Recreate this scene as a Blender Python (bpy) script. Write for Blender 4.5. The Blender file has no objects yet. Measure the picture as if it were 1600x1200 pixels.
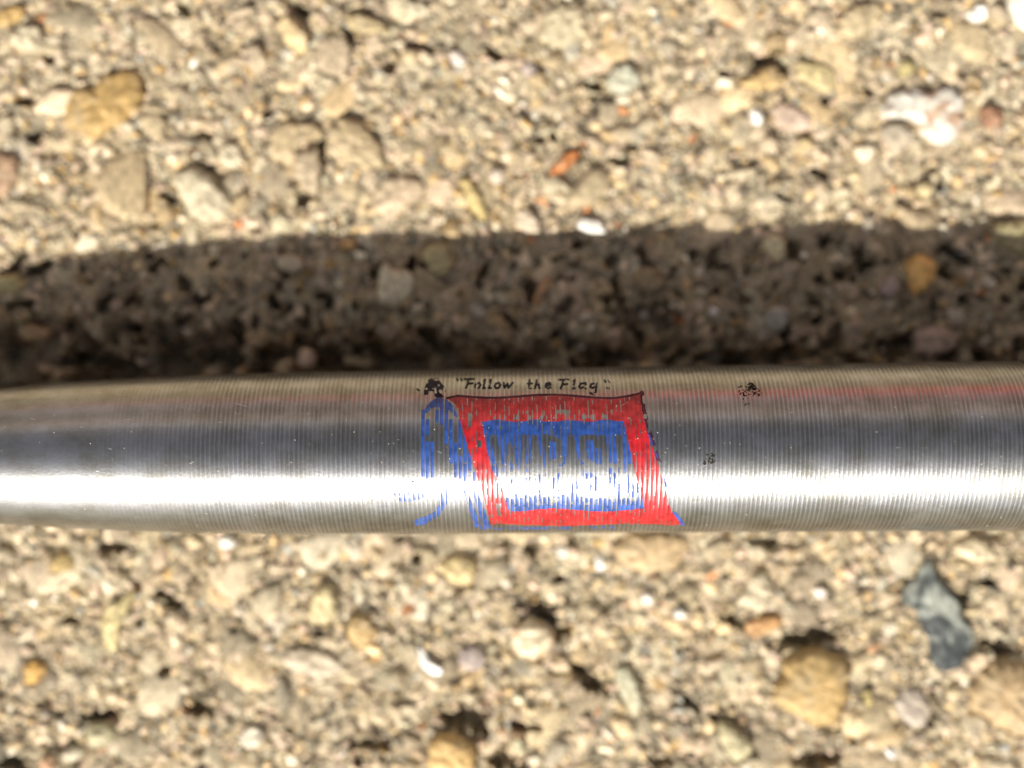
import bpy, math
import numpy as np
from mathutils import Vector

MM = 0.001
# ------------------------------------------------------------ camera, sky, sun, exposure
D_AX = 80.0                 # mm from the lens to the plane of the pen's axis
S_PX = 0.0365               # mm per photograph pixel in that plane
Z_AX = 4.95                 # mm, height of the pen's axis above the concrete
Z_CAM = Z_AX + D_AX
F_PX = D_AX / S_PX

scn = bpy.context.scene
C = scn.collection
cd = bpy.data.cameras.new('camera')
cam = bpy.data.objects.new('camera', cd)
C.objects.link(cam)
cam.location = (0, 0, Z_CAM * MM)
cam.rotation_euler = (0, 0, 0)
cd.sensor_width = 36.0
cd.lens = 36.0 * F_PX / 1600.0
cd.clip_start = 0.005
cd.clip_end = 60.0
cd.dof.use_dof = True
cd.dof.focus_distance = (D_AX - 3.9) * MM
cd.dof.aperture_fstop = 11.0
scn.camera = cam

SUN_TY, SUN_TX = math.tan(math.radians(50)), 0.40    # tan of the sun's zenith angle towards -Y and -X
sun_dir = Vector((-SUN_TX, -SUN_TY, 1.0)).normalized()
elev = math.asin(sun_dir.z)
world = bpy.data.worlds.new("World")
scn.world = world
world.use_nodes = True
wn = world.node_tree.nodes
wl = world.node_tree.links
sky = wn.new('ShaderNodeTexSky')
sky.sky_type = 'NISHITA'
sky.sun_disc = False
sky.sun_elevation = elev
sky.sun_rotation = math.atan2(sun_dir.x, sun_dir.y)
bg = wn['Background']
bg.inputs['Strength'].default_value = 0.05
sky.dust_density = 4.0
hs = wn.new('ShaderNodeHueSaturation'); hs.inputs['Saturation'].default_value = 0.30
wb = wn.new('ShaderNodeMix'); wb.data_type = 'RGBA'; wb.blend_type = 'MULTIPLY'
wb.inputs[0].default_value = 1.0; wb.inputs[7].default_value = (1.0, 0.95, 0.95, 1)   # the photograph's warm white balance
wl.new(sky.outputs['Color'], hs.inputs['Color']); wl.new(hs.outputs['Color'], wb.inputs[6])
wl.new(wb.outputs[2], bg.inputs['Color'])

sd = bpy.data.lights.new('sun', 'SUN')
sd.energy = 4.4
sd.angle = math.radians(0.5)
sd.color = (1.0, 0.94, 0.82)
sun = bpy.data.objects.new('sun', sd)
C.objects.link(sun)
sun.rotation_euler = sun_dir.to_track_quat('Z', 'Y').to_euler()

scn.view_settings.view_transform = 'Standard'
scn.view_settings.look = 'None'
scn.view_settings.gamma = 1.0
scn.view_settings.use_curve_mapping = False
scn.view_settings.exposure = 0.76

rng = np.random.default_rng(7)

# ------------------------------------------------------------ helpers
def mesh_np(name, co, quads=None, tris=None, smooth=True, cols=None, faces=None):
    me = bpy.data.meshes.new(name)
    if faces is not None:
        me.from_pydata([tuple(c) for c in co], [], faces)
    else:
        parts = []
        tot = []
        if quads is not None and len(quads):
            parts.append(np.asarray(quads, np.int32).ravel()); tot.append(np.full(len(quads), 4, np.int32))
        if tris is not None and len(tris):
            parts.append(np.asarray(tris, np.int32).ravel()); tot.append(np.full(len(tris), 3, np.int32))
        loops = np.concatenate(parts); tot = np.concatenate(tot)
        me.vertices.add(len(co))
        me.vertices.foreach_set('co', np.asarray(co, np.float32).ravel())
        me.loops.add(len(loops))
        me.loops.foreach_set('vertex_index', loops)
        me.polygons.add(len(tot))
        st = np.zeros(len(tot), np.int32); st[1:] = np.cumsum(tot)[:-1]
        me.polygons.foreach_set('loop_start', st)
        me.polygons.foreach_set('loop_total', tot)
    me.update(calc_edges=True)
    if smooth:
        me.polygons.foreach_set('use_smooth', np.ones(len(me.polygons), bool))
    if cols is not None:
        at = me.color_attributes.new('pigment', 'FLOAT_COLOR', 'POINT')
        c4 = np.ones((len(co), 4), np.float32); c4[:, :3] = cols
        at.data.foreach_set('color', c4.ravel())
    return me

def link(name, me, mat=None, parent=None):
    o = bpy.data.objects.new(name, me)
    C.objects.link(o)
    if mat is not None:
        me.materials.append(mat)
    if parent is not None:
        o.parent = parent
    return o

def tag(o, label=None, cat=None, group=None, kind=None):
    for k, v in (('label', label), ('category', cat), ('group', group), ('kind', kind)):
        if v:
            o[k] = v

def hash2(ix, iy, seed):
    h = (ix.astype(np.int64) * 374761393 + iy.astype(np.int64) * 668265263 + seed * 2147483647) & 0xffffffff
    h = ((h ^ (h >> 13)) * 1274126177) & 0xffffffff
    return ((h ^ (h >> 16)) & 0xffff) / 65535.0

def vnoise(x, y, seed):                       # smooth value noise 0..1
    ix, iy = np.floor(x), np.floor(y)
    fx, fy = x - ix, y - iy
    fx = fx * fx * (3 - 2 * fx); fy = fy * fy * (3 - 2 * fy)
    a = hash2(ix, iy, seed); b = hash2(ix + 1, iy, seed)
    c = hash2(ix, iy + 1, seed); d = hash2(ix + 1, iy + 1, seed)
    return (a + (b - a) * fx) + ((c + (d - c) * fx) - (a + (b - a) * fx)) * fy

def fbm(x, y, seed, octs=4):
    s = 0; w = 1; t = 0
    for k in range(octs):
        s = s + w * vnoise(x * 2 ** k + 17.3 * k, y * 2 ** k + 9.1 * k, seed + k * 31)
        t += w; w *= 0.55
    return s / t

def in_poly(px, py, poly):
    r = np.zeros(px.shape, bool)
    n = len(poly)
    for i in range(n):
        x0, y0 = poly[i]; x1, y1 = poly[(i + 1) % n]
        if y0 == y1:
            continue
        c = ((y0 > py) != (y1 > py)) & (px < (x1 - x0) * (py - y0) / (y1 - y0) + x0)
        r ^= c
    return r

GK = S_PX * Z_CAM / D_AX                      # mm per photo pixel on the concrete
def ground_xy(px, py):
    return (px - 800) * GK, (600 - py) * GK

# ------------------------------------------------------------ materials
def new_mat(name):
    m = bpy.data.materials.new(name)
    m.use_nodes = True
    return m, m.node_tree.nodes, m.node_tree.links, m.node_tree.nodes['Principled BSDF']

def stone_mat(name, bump, rough, scale):
    m, n, l, b = new_mat(name)
    at = n.new('ShaderNodeAttribute'); at.attribute_name = 'pigment'
    tc = n.new('ShaderNodeTexCoord')
    ns = n.new('ShaderNodeTexNoise'); ns.inputs['Scale'].default_value = scale
    ns.inputs['Detail'].default_value = 6; ns.inputs['Roughness'].default_value = 0.7
    l.new(tc.outputs['Object'], ns.inputs['Vector'])
    mr = n.new('ShaderNodeMapRange')
    mr.inputs[1].default_value = 0.3; mr.inputs[2].default_value = 0.7
    mr.inputs[3].default_value = 0.78; mr.inputs[4].default_value = 1.2
    l.new(ns.outputs['Fac'], mr.inputs[0])
    mx = n.new('ShaderNodeVectorMath'); mx.operation = 'SCALE'
    l.new(at.outputs['Color'], mx.inputs[0]); l.new(mr.outputs[0], mx.inputs['Scale'])
    l.new(mx.outputs[0], b.inputs['Base Color'])
    bp = n.new('ShaderNodeBump'); bp.inputs['Strength'].default_value = bump
    bp.inputs['Distance'].default_value = 0.00008
    l.new(ns.outputs['Fac'], bp.inputs['Height']); l.new(bp.outputs['Normal'], b.inputs['Normal'])
    b.inputs['Roughness'].default_value = rough
    b.inputs['Specular IOR Level'].default_value = 0.35
    return m

M_conc = stone_mat('weathered_concrete', 0.6, 0.85, 4200)
M_stone = stone_mat('pebble_stone', 0.4, 0.6, 2500)

def far_conc():
    m, n, l, b = new_mat('concrete_beyond')
    tc = n.new('ShaderNodeTexCoord')
    vo = n.new('ShaderNodeTexVoronoi'); vo.inputs['Scale'].default_value = 900
    l.new(tc.outputs['Object'], vo.inputs['Vector'])
    rp = n.new('ShaderNodeValToRGB')
    el = rp.color_ramp.elements
    el[0].color = (0.09, 0.085, 0.05, 1); el[1].color = (0.31, 0.28, 0.17, 1)
    sp = n.new('ShaderNodeSeparateColor')
    l.new(vo.outputs['Color'], sp.inputs[0]); l.new(sp.outputs[0], rp.inputs['Fac'])
    l.new(rp.outputs['Color'], b.inputs['Base Color'])
    bp = n.new('ShaderNodeBump'); bp.inputs['Strength'].default_value = 0.7
    bp.inputs['Distance'].default_value = 0.0004; bp.invert = True
    l.new(vo.outputs['Distance'], bp.inputs['Height']); l.new(bp.outputs['Normal'], b.inputs['Normal'])
    b.inputs['Roughness'].default_value = 0.9
    return m
M_far = far_conc()

def metal_mat(name, base, r1, r2, mixf, scratch=True):
    m, n, l, b = new_mat(name)
    out = n['Material Output']
    b.inputs['Metallic'].default_value = 1.0
    b.inputs['Base Color'].default_value = (*base, 1)
    b2 = n.new('ShaderNodeBsdfPrincipled')
    b2.inputs['Metallic'].default_value = 1.0
    b2.inputs['Base Color'].default_value = (*base, 1)
    b.inputs['Roughness'].default_value = r1
    b2.inputs['Roughness'].default_value = r2
    mx = n.new('ShaderNodeMixShader'); mx.inputs[0].default_value = mixf
    l.new(b.outputs[0], mx.inputs[1]); l.new(b2.outputs[0], mx.inputs[2])
    l.new(mx.outputs[0], out.inputs['Surface'])
    tg = n.new('ShaderNodeTangent'); tg.direction_type = 'RADIAL'; tg.axis = 'X'
    for bb in (b, b2):                                      # turned on a lathe: light spreads along the barrel
        bb.inputs['Anisotropic'].default_value = 0.72
        bb.inputs['Anisotropic Rotation'].default_value = 0.25
        l.new(tg.outputs[0], bb.inputs['Tangent'])
    tc = n.new('ShaderNodeTexCoord')
    ns = n.new('ShaderNodeTexNoise'); ns.inputs['Scale'].default_value = 7000
    ns.inputs['Detail'].default_value = 4
    l.new(tc.outputs['Object'], ns.inputs['Vector'])
    # grime between the ribs and over the worn places
    n2 = n.new('ShaderNodeTexNoise'); n2.inputs['Scale'].default_value = 420
    n2.inputs['Detail'].default_value = 7; n2.inputs['Roughness'].default_value = 0.75
    l.new(tc.outputs['Object'], n2.inputs['Vector'])
    rp = n.new('ShaderNodeValToRGB')
    rp.color_ramp.elements[0].position = 0.34; rp.color_ramp.elements[0].color = (base[0] * .72, base[1] * .70, base[2] * .62, 1)
    rp.color_ramp.elements[1].position = 0.58; rp.color_ramp.elements[1].color = (*base, 1)
    l.new(n2.outputs['Fac'], rp.inputs['Fac'])
    at = n.new('ShaderNodeAttribute'); at.attribute_name = 'pigment'   # R: soil packed between the ribs
    sr = n.new('ShaderNodeSeparateColor'); l.new(at.outputs['Color'], sr.inputs[0])
    so = n.new('ShaderNodeMapRange'); so.inputs[3].default_value = 1.0; so.inputs[4].default_value = 0.66
    l.new(sr.outputs[0], so.inputs[0])
    vm = n.new('ShaderNodeVectorMath'); vm.operation = 'SCALE'
    l.new(rp.outputs['Color'], vm.inputs[0]); l.new(so.outputs[0], vm.inputs['Scale'])
    l.new(vm.outputs[0], b.inputs['Base Color']); l.new(vm.outputs[0], b2.inputs['Base Color'])
    bp = n.new('ShaderNodeBump'); bp.inputs['Strength'].default_value = 0.35
    bp.inputs['Distance'].default_value = 0.00002
    l.new(ns.outputs['Fac'], bp.inputs['Height'])
    l.new(bp.outputs['Normal'], b.inputs['Normal']); l.new(bp.outputs['Normal'], b2.inputs['Normal'])
    return m
M_metal = metal_mat('brushed_steel', (0.56, 0.575, 0.60), 0.50, 0.25, 0.38)

def ink_mat(name, col, rough=0.30, spec=0.8, thin=0.06):
    m, n, l, b = new_mat(name)
    tc = n.new('ShaderNodeTexCoord')
    ns = n.new('ShaderNodeTexNoise'); ns.inputs['Scale'].default_value = 2200
    ns.inputs['Detail'].default_value = 6
    l.new(tc.outputs['Object'], ns.inputs['Vector'])
    rp = n.new('ShaderNodeValToRGB')
    rp.color_ramp.elements[0].position = 0.35; rp.color_ramp.elements[0].color = (col[0] * .6, col[1] * .6, col[2] * .6, 1)
    rp.color_ramp.elements[1].position = 0.65; rp.color_ramp.elements[1].color = (*[min(1, c * 1.2) for c in col], 1)
    l.new(ns.outputs['Fac'], rp.inputs['Fac']); l.new(rp.outputs['Color'], b.inputs['Base Color'])
    b.inputs['Roughness'].default_value = rough
    b.inputs['Specular IOR Level'].default_value = spec
    if thin:                                               # thin ink: some of the steel shows through
        b2 = n.new('ShaderNodeBsdfPrincipled')
        b2.inputs['Metallic'].default_value = 1.0
        b2.inputs['Base Color'].default_value = (0.5, 0.5, 0.5, 1)
        b2.inputs['Roughness'].default_value = 0.36
        mr = n.new('ShaderNodeMapRange'); mr.inputs[1].default_value = .38; mr.inputs[2].default_value = .66
        mr.inputs[3].default_value = thin * .4; mr.inputs[4].default_value = thin * 1.5
        l.new(ns.outputs['Fac'], mr.inputs[0])
        mx = n.new('ShaderNodeMixShader')
        l.new(mr.outputs[0], mx.inputs[0]); l.new(b.outputs[0], mx.inputs[1]); l.new(b2.outputs[0], mx.inputs[2])
        l.new(mx.outputs[0], n['Material Output'].inputs['Surface'])
    return m
M_red = ink_mat('red_enamel_ink', (0.46, 0.006, 0.012), thin=.06)
M_blue = ink_mat('blue_enamel_ink', (0.015, 0.070, 0.33))
M_dark = ink_mat('dark_navy_ink', (0.008, 0.011, 0.034), 0.6, .15, .04)
M_maroon = ink_mat('maroon_outline_ink', (0.06, 0.006, 0.025), 0.5, .3, .05)
M_dirt = ink_mat('black_grime', (0.02, 0.018, 0.012), 0.8, .2, 0)

# ------------------------------------------------------------ pebbles traced from the photograph: outline px, colour, height mm, label
OCH = (0.42, 0.28, 0.11); TAN = (0.42, 0.31, 0.17); CRM = (0.60, 0.53, 0.38); WHT = (0.85, 0.82, 0.76)
BEI = (0.45, 0.36, 0.25); GRY = (0.33, 0.29, 0.26); GRN = (0.46, 0.46, 0.36); ORG = (0.52, 0.20, 0.07)
PNK = (0.50, 0.38, 0.30); BRN = (0.30, 0.19, 0.12); YEL = (0.56, 0.44, 0.20); OLV = (0.36, 0.31, 0.17)
BLU = (0.05, 0.058, 0.06); RST = (0.28, 0.10, 0.05); LIL = (0.42, 0.35, 0.33)
PEB = [
 ([(105,175),(119,143),(150,136),(182,108),(224,119),(231,150),(210,182),(185,196),(150,217),(122,210),(105,192)], OCH, .55, 'big ochre stone with a dark hollow, upper left of the concrete'),
 ([(266,280),(298,252),(318,266),(336,280),(367,315),(350,343),(315,353),(297,336),(280,304)], CRM, .75, 'big cream angular stone left of centre, above the shadow'),
 ([(14,63),(38,38),(66,42),(73,66),(59,84),(28,77)], CRM, .5, 'pale cream stone near the top left corner'),
 ([(434,31),(451,24),(486,49),(486,66),(472,91),(455,80),(441,56)], (0.62,.48,.27), .7, 'long orange and cream stone beside a dark hole at the top'),
 ([(486,231),(504,238),(500,311),(479,301),(455,270),(465,241)], BEI, .5, 'tall beige wedge stone under the pale bent stone'),
 ([(238,315),(255,304),(276,329),(262,350),(241,350)], TAN, .45, 'small tan stone touching the left side of the big cream stone'),
 ([(-14,238),(21,241),(35,259),(21,301),(-14,305)], (0.38,.25,.16), .5, 'brown stone cut by the left edge above the shadow'),
 ([(341,235),(360,224),(383,235),(383,262),(355,262),(343,250)], CRM, .45, 'small cream stone just above right of the big cream stone'),
 ([(490,70),(515,55),(548,62),(550,105),(525,122),(495,110)], BEI, .35, 'flat beige stone right of the long orange and cream stone'),
 ([(427,200),(447,190),(507,196),(505,215),(470,225),(460,258),(430,250),(420,228)], (0.46,.36,.22), .4, 'pale bent stone above the tall beige wedge'),
 ([(-6,21),(35,7),(46,21),(20,40),(-6,44)], OCH, .35, 'ochre stone in the top left corner'),
 ([(515,190),(545,180),(572,195),(597,225),(606,262),(575,268),(535,250),(515,225)], (0.42,.33,.2), .65, 'large rounded tan stone with a dark crack along its right side'),
 ([(600,280),(635,273),(666,287),(666,308),(635,325),(610,345),(583,329),(583,304)], (0.55,.43,.30), .45, 'flat pinkish oval stone with a yellow lower rim, above the shadow'),
 ([(715,276),(733,276),(754,304),(763,343),(754,350),(733,325),(726,304)], YEL, .45, 'narrow yellow sliver pointing down to the shadow edge'),
 ([(859,280),(861,262),(880,241),(908,234),(904,248),(883,266)], ORG, .4, 'bright orange chip above the shadow, near the middle'),
 ([(898,350),(915,340),(946,350),(946,367),(915,364)], WHT, .4, 'white lump on the lit edge of the shadow, below the orange chip'),
 ([(946,122),(971,94),(999,112),(999,136),(978,150),(946,140)], GRN, .5, 'pale green stone in the upper middle'),
 ([(813,101),(835,98),(843,112),(830,122),(815,117)], LIL, .3, 'small lilac grey stone left of the pale green stone'),
 ([(701,84),(715,80),(729,90),(727,104),(708,106)], (0.66,.58,.52), .35, 'small round pinkish white stone in the upper middle left'),
 ([(765,266),(780,262),(789,275),(780,290),(766,285)], (0.68,.60,.50), .4, 'small round white stone right of the yellow sliver'),
 ([(845,30),(870,5),(905,5),(918,25),(910,60),(870,72),(840,60)], (0.5,.43,.29), .45, 'large pale round stone at the top middle'),
 ([(964,165),(975,163),(986,176),(970,180)], (0.55,.26,.11), .3, 'tiny orange grain just below the pale green stone'),
 ([(537,30),(560,20),(600,35),(614,52),(580,55),(545,45)], (0.44,.35,.2), .5, 'tan flat stone at the top, right of the long orange and cream stone'),
 ([(632,5),(670,3),(670,25),(640,28)], (0.56,.50,.36), .35, 'cream block stone touching the top edge left of middle'),
 ([(810,322),(838,332),(849,366),(820,364),(803,346)], (0.60,.5,.38), .4, 'pinkish cream stone at the shadow edge left of the white lump'),
 ([(1148,136),(1175,115),(1203,101),(1225,115),(1228,130),(1200,140),(1165,140)], (0.47,.33,.15), .65, 'ochre stone with a dark shadow over its top, upper right'),
 ([(1242,94),(1270,94),(1305,108),(1308,133),(1291,147),(1256,130),(1242,115)], (0.52,.43,.23), .45, 'yellowish stone right of the shadowed ochre stone'),
 ([(1305,38),(1326,10),(1364,3),(1389,14),(1375,38),(1336,63),(1302,56)], (0.46,.37,.23), .55, 'large flat tan stone at the top edge, upper right'),
 ([(1511,21),(1529,7),(1543,14),(1539,31),(1522,38),(1511,31)], WHT, .45, 'bright white oval pebble in the top right'),
 ([(1572,-10),(1615,-10),(1615,55),(1590,45),(1575,22)], (0.85,.82,.7), .6, 'white stone cut off by the top right corner'),
 ([(1368,175),(1396,147),(1424,136),(1448,147),(1480,129),(1501,140),(1508,182),(1494,220),(1462,226),(1438,210),(1431,189),(1396,182),(1375,185)], (0.66,.63,.56), .75, 'big white chalky stone with orange stains, upper right'),
 ([(1371,203),(1396,189),(1427,203),(1427,220),(1406,238),(1385,227)], (0.42,.36,.28), .45, 'smooth grey stone tucked under the big white chalky stone'),
 ([(1168,175),(1182,168),(1193,178),(1190,196),(1175,199)], WHT, .4, 'small bright white pebble below the shadowed ochre stone'),
 ([(1529,171),(1550,164),(1567,178),(1560,199),(1536,199)], (0.33,.18,.11), .4, 'rusty brown stone right of the big white chalky stone'),
 ([(1403,98),(1420,94),(1431,104),(1424,119),(1406,119)], (0.5,.42,.2), .35, 'small yellow oval grain above the big white chalky stone'),
 ([(1431,287),(1448,283),(1459,295),(1452,308),(1433,306)], (0.6,.5,.28), .35, 'small round yellow grain below the smooth grey stone, near the shadow'),
 ([(1245,217),(1263,217),(1270,230),(1258,240),(1245,235)], (0.58,.45,.24), .35, 'small golden grain below the pale pink stone'),
 ([(1204,165),(1235,160),(1268,180),(1268,200),(1240,205),(1208,195)], PNK, .3, 'flat pale pink stone right of the small bright white pebble'),
 ([(1543,367),(1560,345),(1615,342),(1615,408),(1567,388)], OLV, .7, 'olive stone cut by the right edge at the top of the shadow'),
 ([(595,415),(605,412),(615,422),(645,422),(650,450),(645,465),(610,482),(585,470),(592,445)], (0.80,.72,.52), .6, 'cream shield-shaped stone in the shadow, the palest there'),
 ([(660,395),(675,380),(700,380),(710,405),(700,430),(685,437),(665,415)], OLV, .5, 'olive rounded stone in the shadow right of the cream shield-shaped stone'),
 ([(430,405),(445,396),(475,400),(475,420),(455,427),(435,420)], (0.42,.36,.26), .4, 'oval grey-beige stone in the shadow, left of the cream shield-shaped stone'),
 ([(525,377),(555,375),(562,385),(540,392),(527,388)], (0.52,.34,.15), .55, 'flat orange-tan stone right at the upper shadow edge'),
 ([(25,515),(50,505),(77,515),(75,530),(45,535)], TAN, .5, 'tan oval stone at the far left of the shadow'),
 ([(-10,435),(30,430),(42,445),(30,460),(-10,458)], (0.56,.50,.25), .5, 'sunlit yellowish stone at the left edge where the shadow begins'),
 ([(465,550),(480,542),(495,555),(490,575),(465,575)], (0.46,.36,.27), .35, 'small upright beige stone in the shadow touching the pen'),
 ([(585,510),(605,502),(620,520),(610,535),(590,525)], (0.38,.3,.23), .35, 'small round brownish stone below the cream shield-shaped stone'),
 ([(1410,410),(1430,397),(1455,400),(1470,422),(1435,467),(1420,455)], (0.60,.37,.13), .65, 'golden ochre triangular stone in the shadow on the right'),
 ([(1190,375),(1210,365),(1225,375),(1230,400),(1215,410),(1195,395)], (0.52,.46,.29), .5, 'pale yellow oval stone in the shadow beside a black hole'),
 ([(1195,480),(1235,477),(1232,505),(1215,522),(1192,512)], (0.34,.33,.28), .45, 'square grey stone in the shadow below the pale yellow oval stone'),
 ([(1425,515),(1465,510),(1500,520),(1490,545),(1460,560),(1430,555)], (0.36,.28,.23), .45, 'large dull brown stone in the shadow just above the pen, right'),
 ([(1460,350),(1475,347),(1492,365),(1485,377),(1465,367)], (0.62,.55,.42), .4, 'small cream oval stone at the upper shadow edge, right'),
 ([(830,470),(845,440),(860,430),(860,445),(840,480)], (0.50,.27,.13), .35, 'thin orange sliver standing in the shadow near the middle'),
 ([(985,430),(1010,412),(1040,430),(1035,455),(1000,455)], (0.37,.27,.15), .45, 'dull olive-brown stone in the middle of the shadow'),
 ([(1375,445),(1395,427),(1408,445),(1395,465),(1375,462)], (0.34,.27,.24), .4, 'grey-pink stone in the shadow left of the golden ochre triangular stone'),
 ([(1525,435),(1540,427),(1557,442),(1550,455),(1530,447)], (0.48,.42,.32), .35, 'small cream grain in the shadow right of the golden ochre triangular stone'),
 ([(1105,482),(1115,479),(1125,487),(1118,495),(1107,492)], (0.7,.65,.6), .3, 'tiny white grain in the shadow left of the square grey stone'),
 ([(905,490),(918,487),(930,494),(925,504),(908,502)], (0.5,.46,.38), .3, 'tiny pale grain low in the shadow right of the thin orange sliver'),
 ([(159,969),(169,945),(199,928),(216,915),(209,945),(192,969),(186,1009),(172,1019),(162,996)], (0.60,.50,.26), .6, 'curved yellow crescent stone, lower left'),
 ([(483,969),(486,935),(503,911),(523,915),(530,942),(520,972),(500,975)], (0.66,.55,.32), .65, 'glossy cream oval stone below the pen, left of middle'),
 ([(34,1043),(47,1029),(71,1033),(74,1050),(57,1070),(37,1070)], (0.55,.33,.10), .45, 'orange-brown stone near the left edge, lower left'),
 ([(341,844),(354,834),(375,844),(364,857),(348,857)], WHT, .45, 'bright white pebble close under the pen, left'),
 ([(375,1141),(395,1131),(422,1144),(408,1164),(388,1171),(371,1158)], (0.68,.62,.5), .5, 'whitish five-sided stone near the bottom left'),
 ([(132,1141),(155,1124),(186,1137),(179,1161),(152,1171),(135,1158)], (0.46,.42,.27), .5, 'olive-cream stone near the bottom left corner'),
 ([(78,878),(98,861),(118,874),(115,888),(78,898)], (0.46,.34,.15), .4, 'dull ochre stone under the pen at the far left'),
 ([(439,1019),(480,1010),(530,1025),(540,1050),(500,1060),(450,1045)], (0.58,.49,.37), .3, 'broad flat pale stone below the glossy cream oval stone'),
 ([(101,1171),(128,1161),(135,1178),(115,1191),(98,1185)], (0.66,.6,.45), .4, 'small whitish stone just under the olive-cream stone'),
 ([(64,1181),(85,1178),(93,1205),(66,1210)], (0.58,.36,.22), .35, 'pinkish orange stone cut by the bottom edge, left'),
 ([(682,888),(695,868),(729,868),(749,884),(739,911),(719,915),(699,905)], (0.56,.44,.23), .55, 'yellow-tan stone below the printed figure'),
 ([(793,1002),(807,975),(834,962),(867,989),(867,1009),(844,1029),(814,1026)], (0.72,.60,.42), .85, 'white and orange angular stone with a dark shadow behind, lower middle'),
 ([(651,1002),(665,1016),(678,1040),(695,1043),(692,1053),(675,1056),(655,1036)], (0.9,.87,.82), .45, 'bright white crescent stone, lower middle'),
 ([(540,975),(564,955),(591,975),(587,999),(564,1013),(547,1002)], (0.52,.36,.17), .5, 'orange-tan stone right of the glossy cream oval stone'),
 ([(672,1144),(719,1148),(749,1168),(745,1212),(665,1212)], (0.62,.42,.18), .95, 'golden stone with a deep shadow, cut by the bottom edge'),
 ([(955,870),(965,845),(985,834),(1060,834),(1078,850),(1065,885),(1020,895),(975,885)], (0.48,.35,.20), .4, 'long tan oval stone half under the pen below the flag'),
 ([(955,1050),(982,1036),(1006,1087),(996,1124),(975,1097)], (0.52,.50,.36), .4, 'pale green triangular stone, lower middle right'),
 ([(797,1151),(813,1148),(824,1164),(817,1181),(800,1171)], (0.58,.54,.36), .4, 'small cream-green stone right of the golden stone'),
 ([(716,1016),(746,1006),(763,1023),(749,1050),(719,1043)], LIL, .35, 'flat pinkish grey stone right of the white crescent stone'),
 ([(867,854),(888,851),(891,867),(874,874)], (0.75,.7,.6), .3, 'small white stone under the flag, left of its long tan neighbour'),
 ([(928,874),(942,867),(945,891),(932,894)], WHT, .3, 'thin white chip touching the left end of the long tan oval stone'),
 ([(537,844),(560,837),(567,864),(560,878),(543,871)], (0.66,.58,.46), .35, 'pale upright stone just under the pen above the glossy cream oval stone'),
 ([(999,928),(1016,923),(1022,938),(1005,948)], (0.75,.7,.62), .3, 'small white grain below the long tan oval stone'),
 ([(1050,952),(1070,950),(1072,964),(1052,968)], WHT, .3, 'small bright white grain left of the orange brick-coloured stone'),
 ([(1202,1083),(1225,1050),(1232,1023),(1262,1014),(1323,1023),(1330,1063),(1323,1097),(1310,1121),(1283,1141),(1249,1117),(1212,1104)], (0.46,.32,.14), .95, 'biggest ochre stone with a black shadow above it, lower right'),
 ([(1512,1080),(1532,1043),(1556,1026),(1618,1035),(1618,1151),(1580,1148),(1546,1131),(1516,1104)], (0.44,.32,.18), .95, 'large tan stone cut by the right edge, lower right'),
 ([(1398,935),(1418,925),(1438,871),(1451,867),(1472,908),(1499,942),(1519,989),(1519,1023),(1482,1056),(1458,1043),(1451,1002),(1431,955)], BLU, .6, 'dark blue-grey stone streaked with white, lower right'),
 ([(1158,921),(1175,894),(1202,891),(1208,935),(1195,955),(1171,952),(1148,942)], (0.56,.48,.34), .55, 'cream oval stone above the orange brick-coloured stone'),
 ([(1158,975),(1185,965),(1219,959),(1225,969),(1202,989),(1175,996)], (0.54,.31,.14), .35, 'orange brick-coloured stone under a cream oval stone'),
 ([(1482,854),(1509,837),(1532,837),(1559,871),(1543,879),(1502,874)], (0.6,.5,.34), .55, 'cream wedge stone close under the pen, right'),
 ([(1117,1124),(1138,1124),(1175,1158),(1175,1181),(1148,1195),(1124,1164)], (0.47,.42,.26), .6, 'olive-cream slanted oval stone near the bottom edge, right of middle'),
 ([(1394,1090),(1424,1070),(1448,1087),(1458,1114),(1441,1137),(1418,1131),(1397,1110)], (0.42,.36,.30), .35, 'smooth lilac-grey stone beside a round black hole'),
 ([(1377,1168),(1394,1164),(1404,1181),(1391,1188)], WHT, .4, 'bright white pebble at the bottom, right'),
 ([(1347,1080),(1360,1077),(1364,1097),(1354,1104)], (0.55,.45,.2), .3, 'small yellow grain right of the biggest ochre stone'),
 ([(1263,920),(1285,915),(1295,928),(1280,938)], (0.78,.68,.6), .3, 'small pinkish white grain below the ribbed barrel, right'),
]
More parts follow.
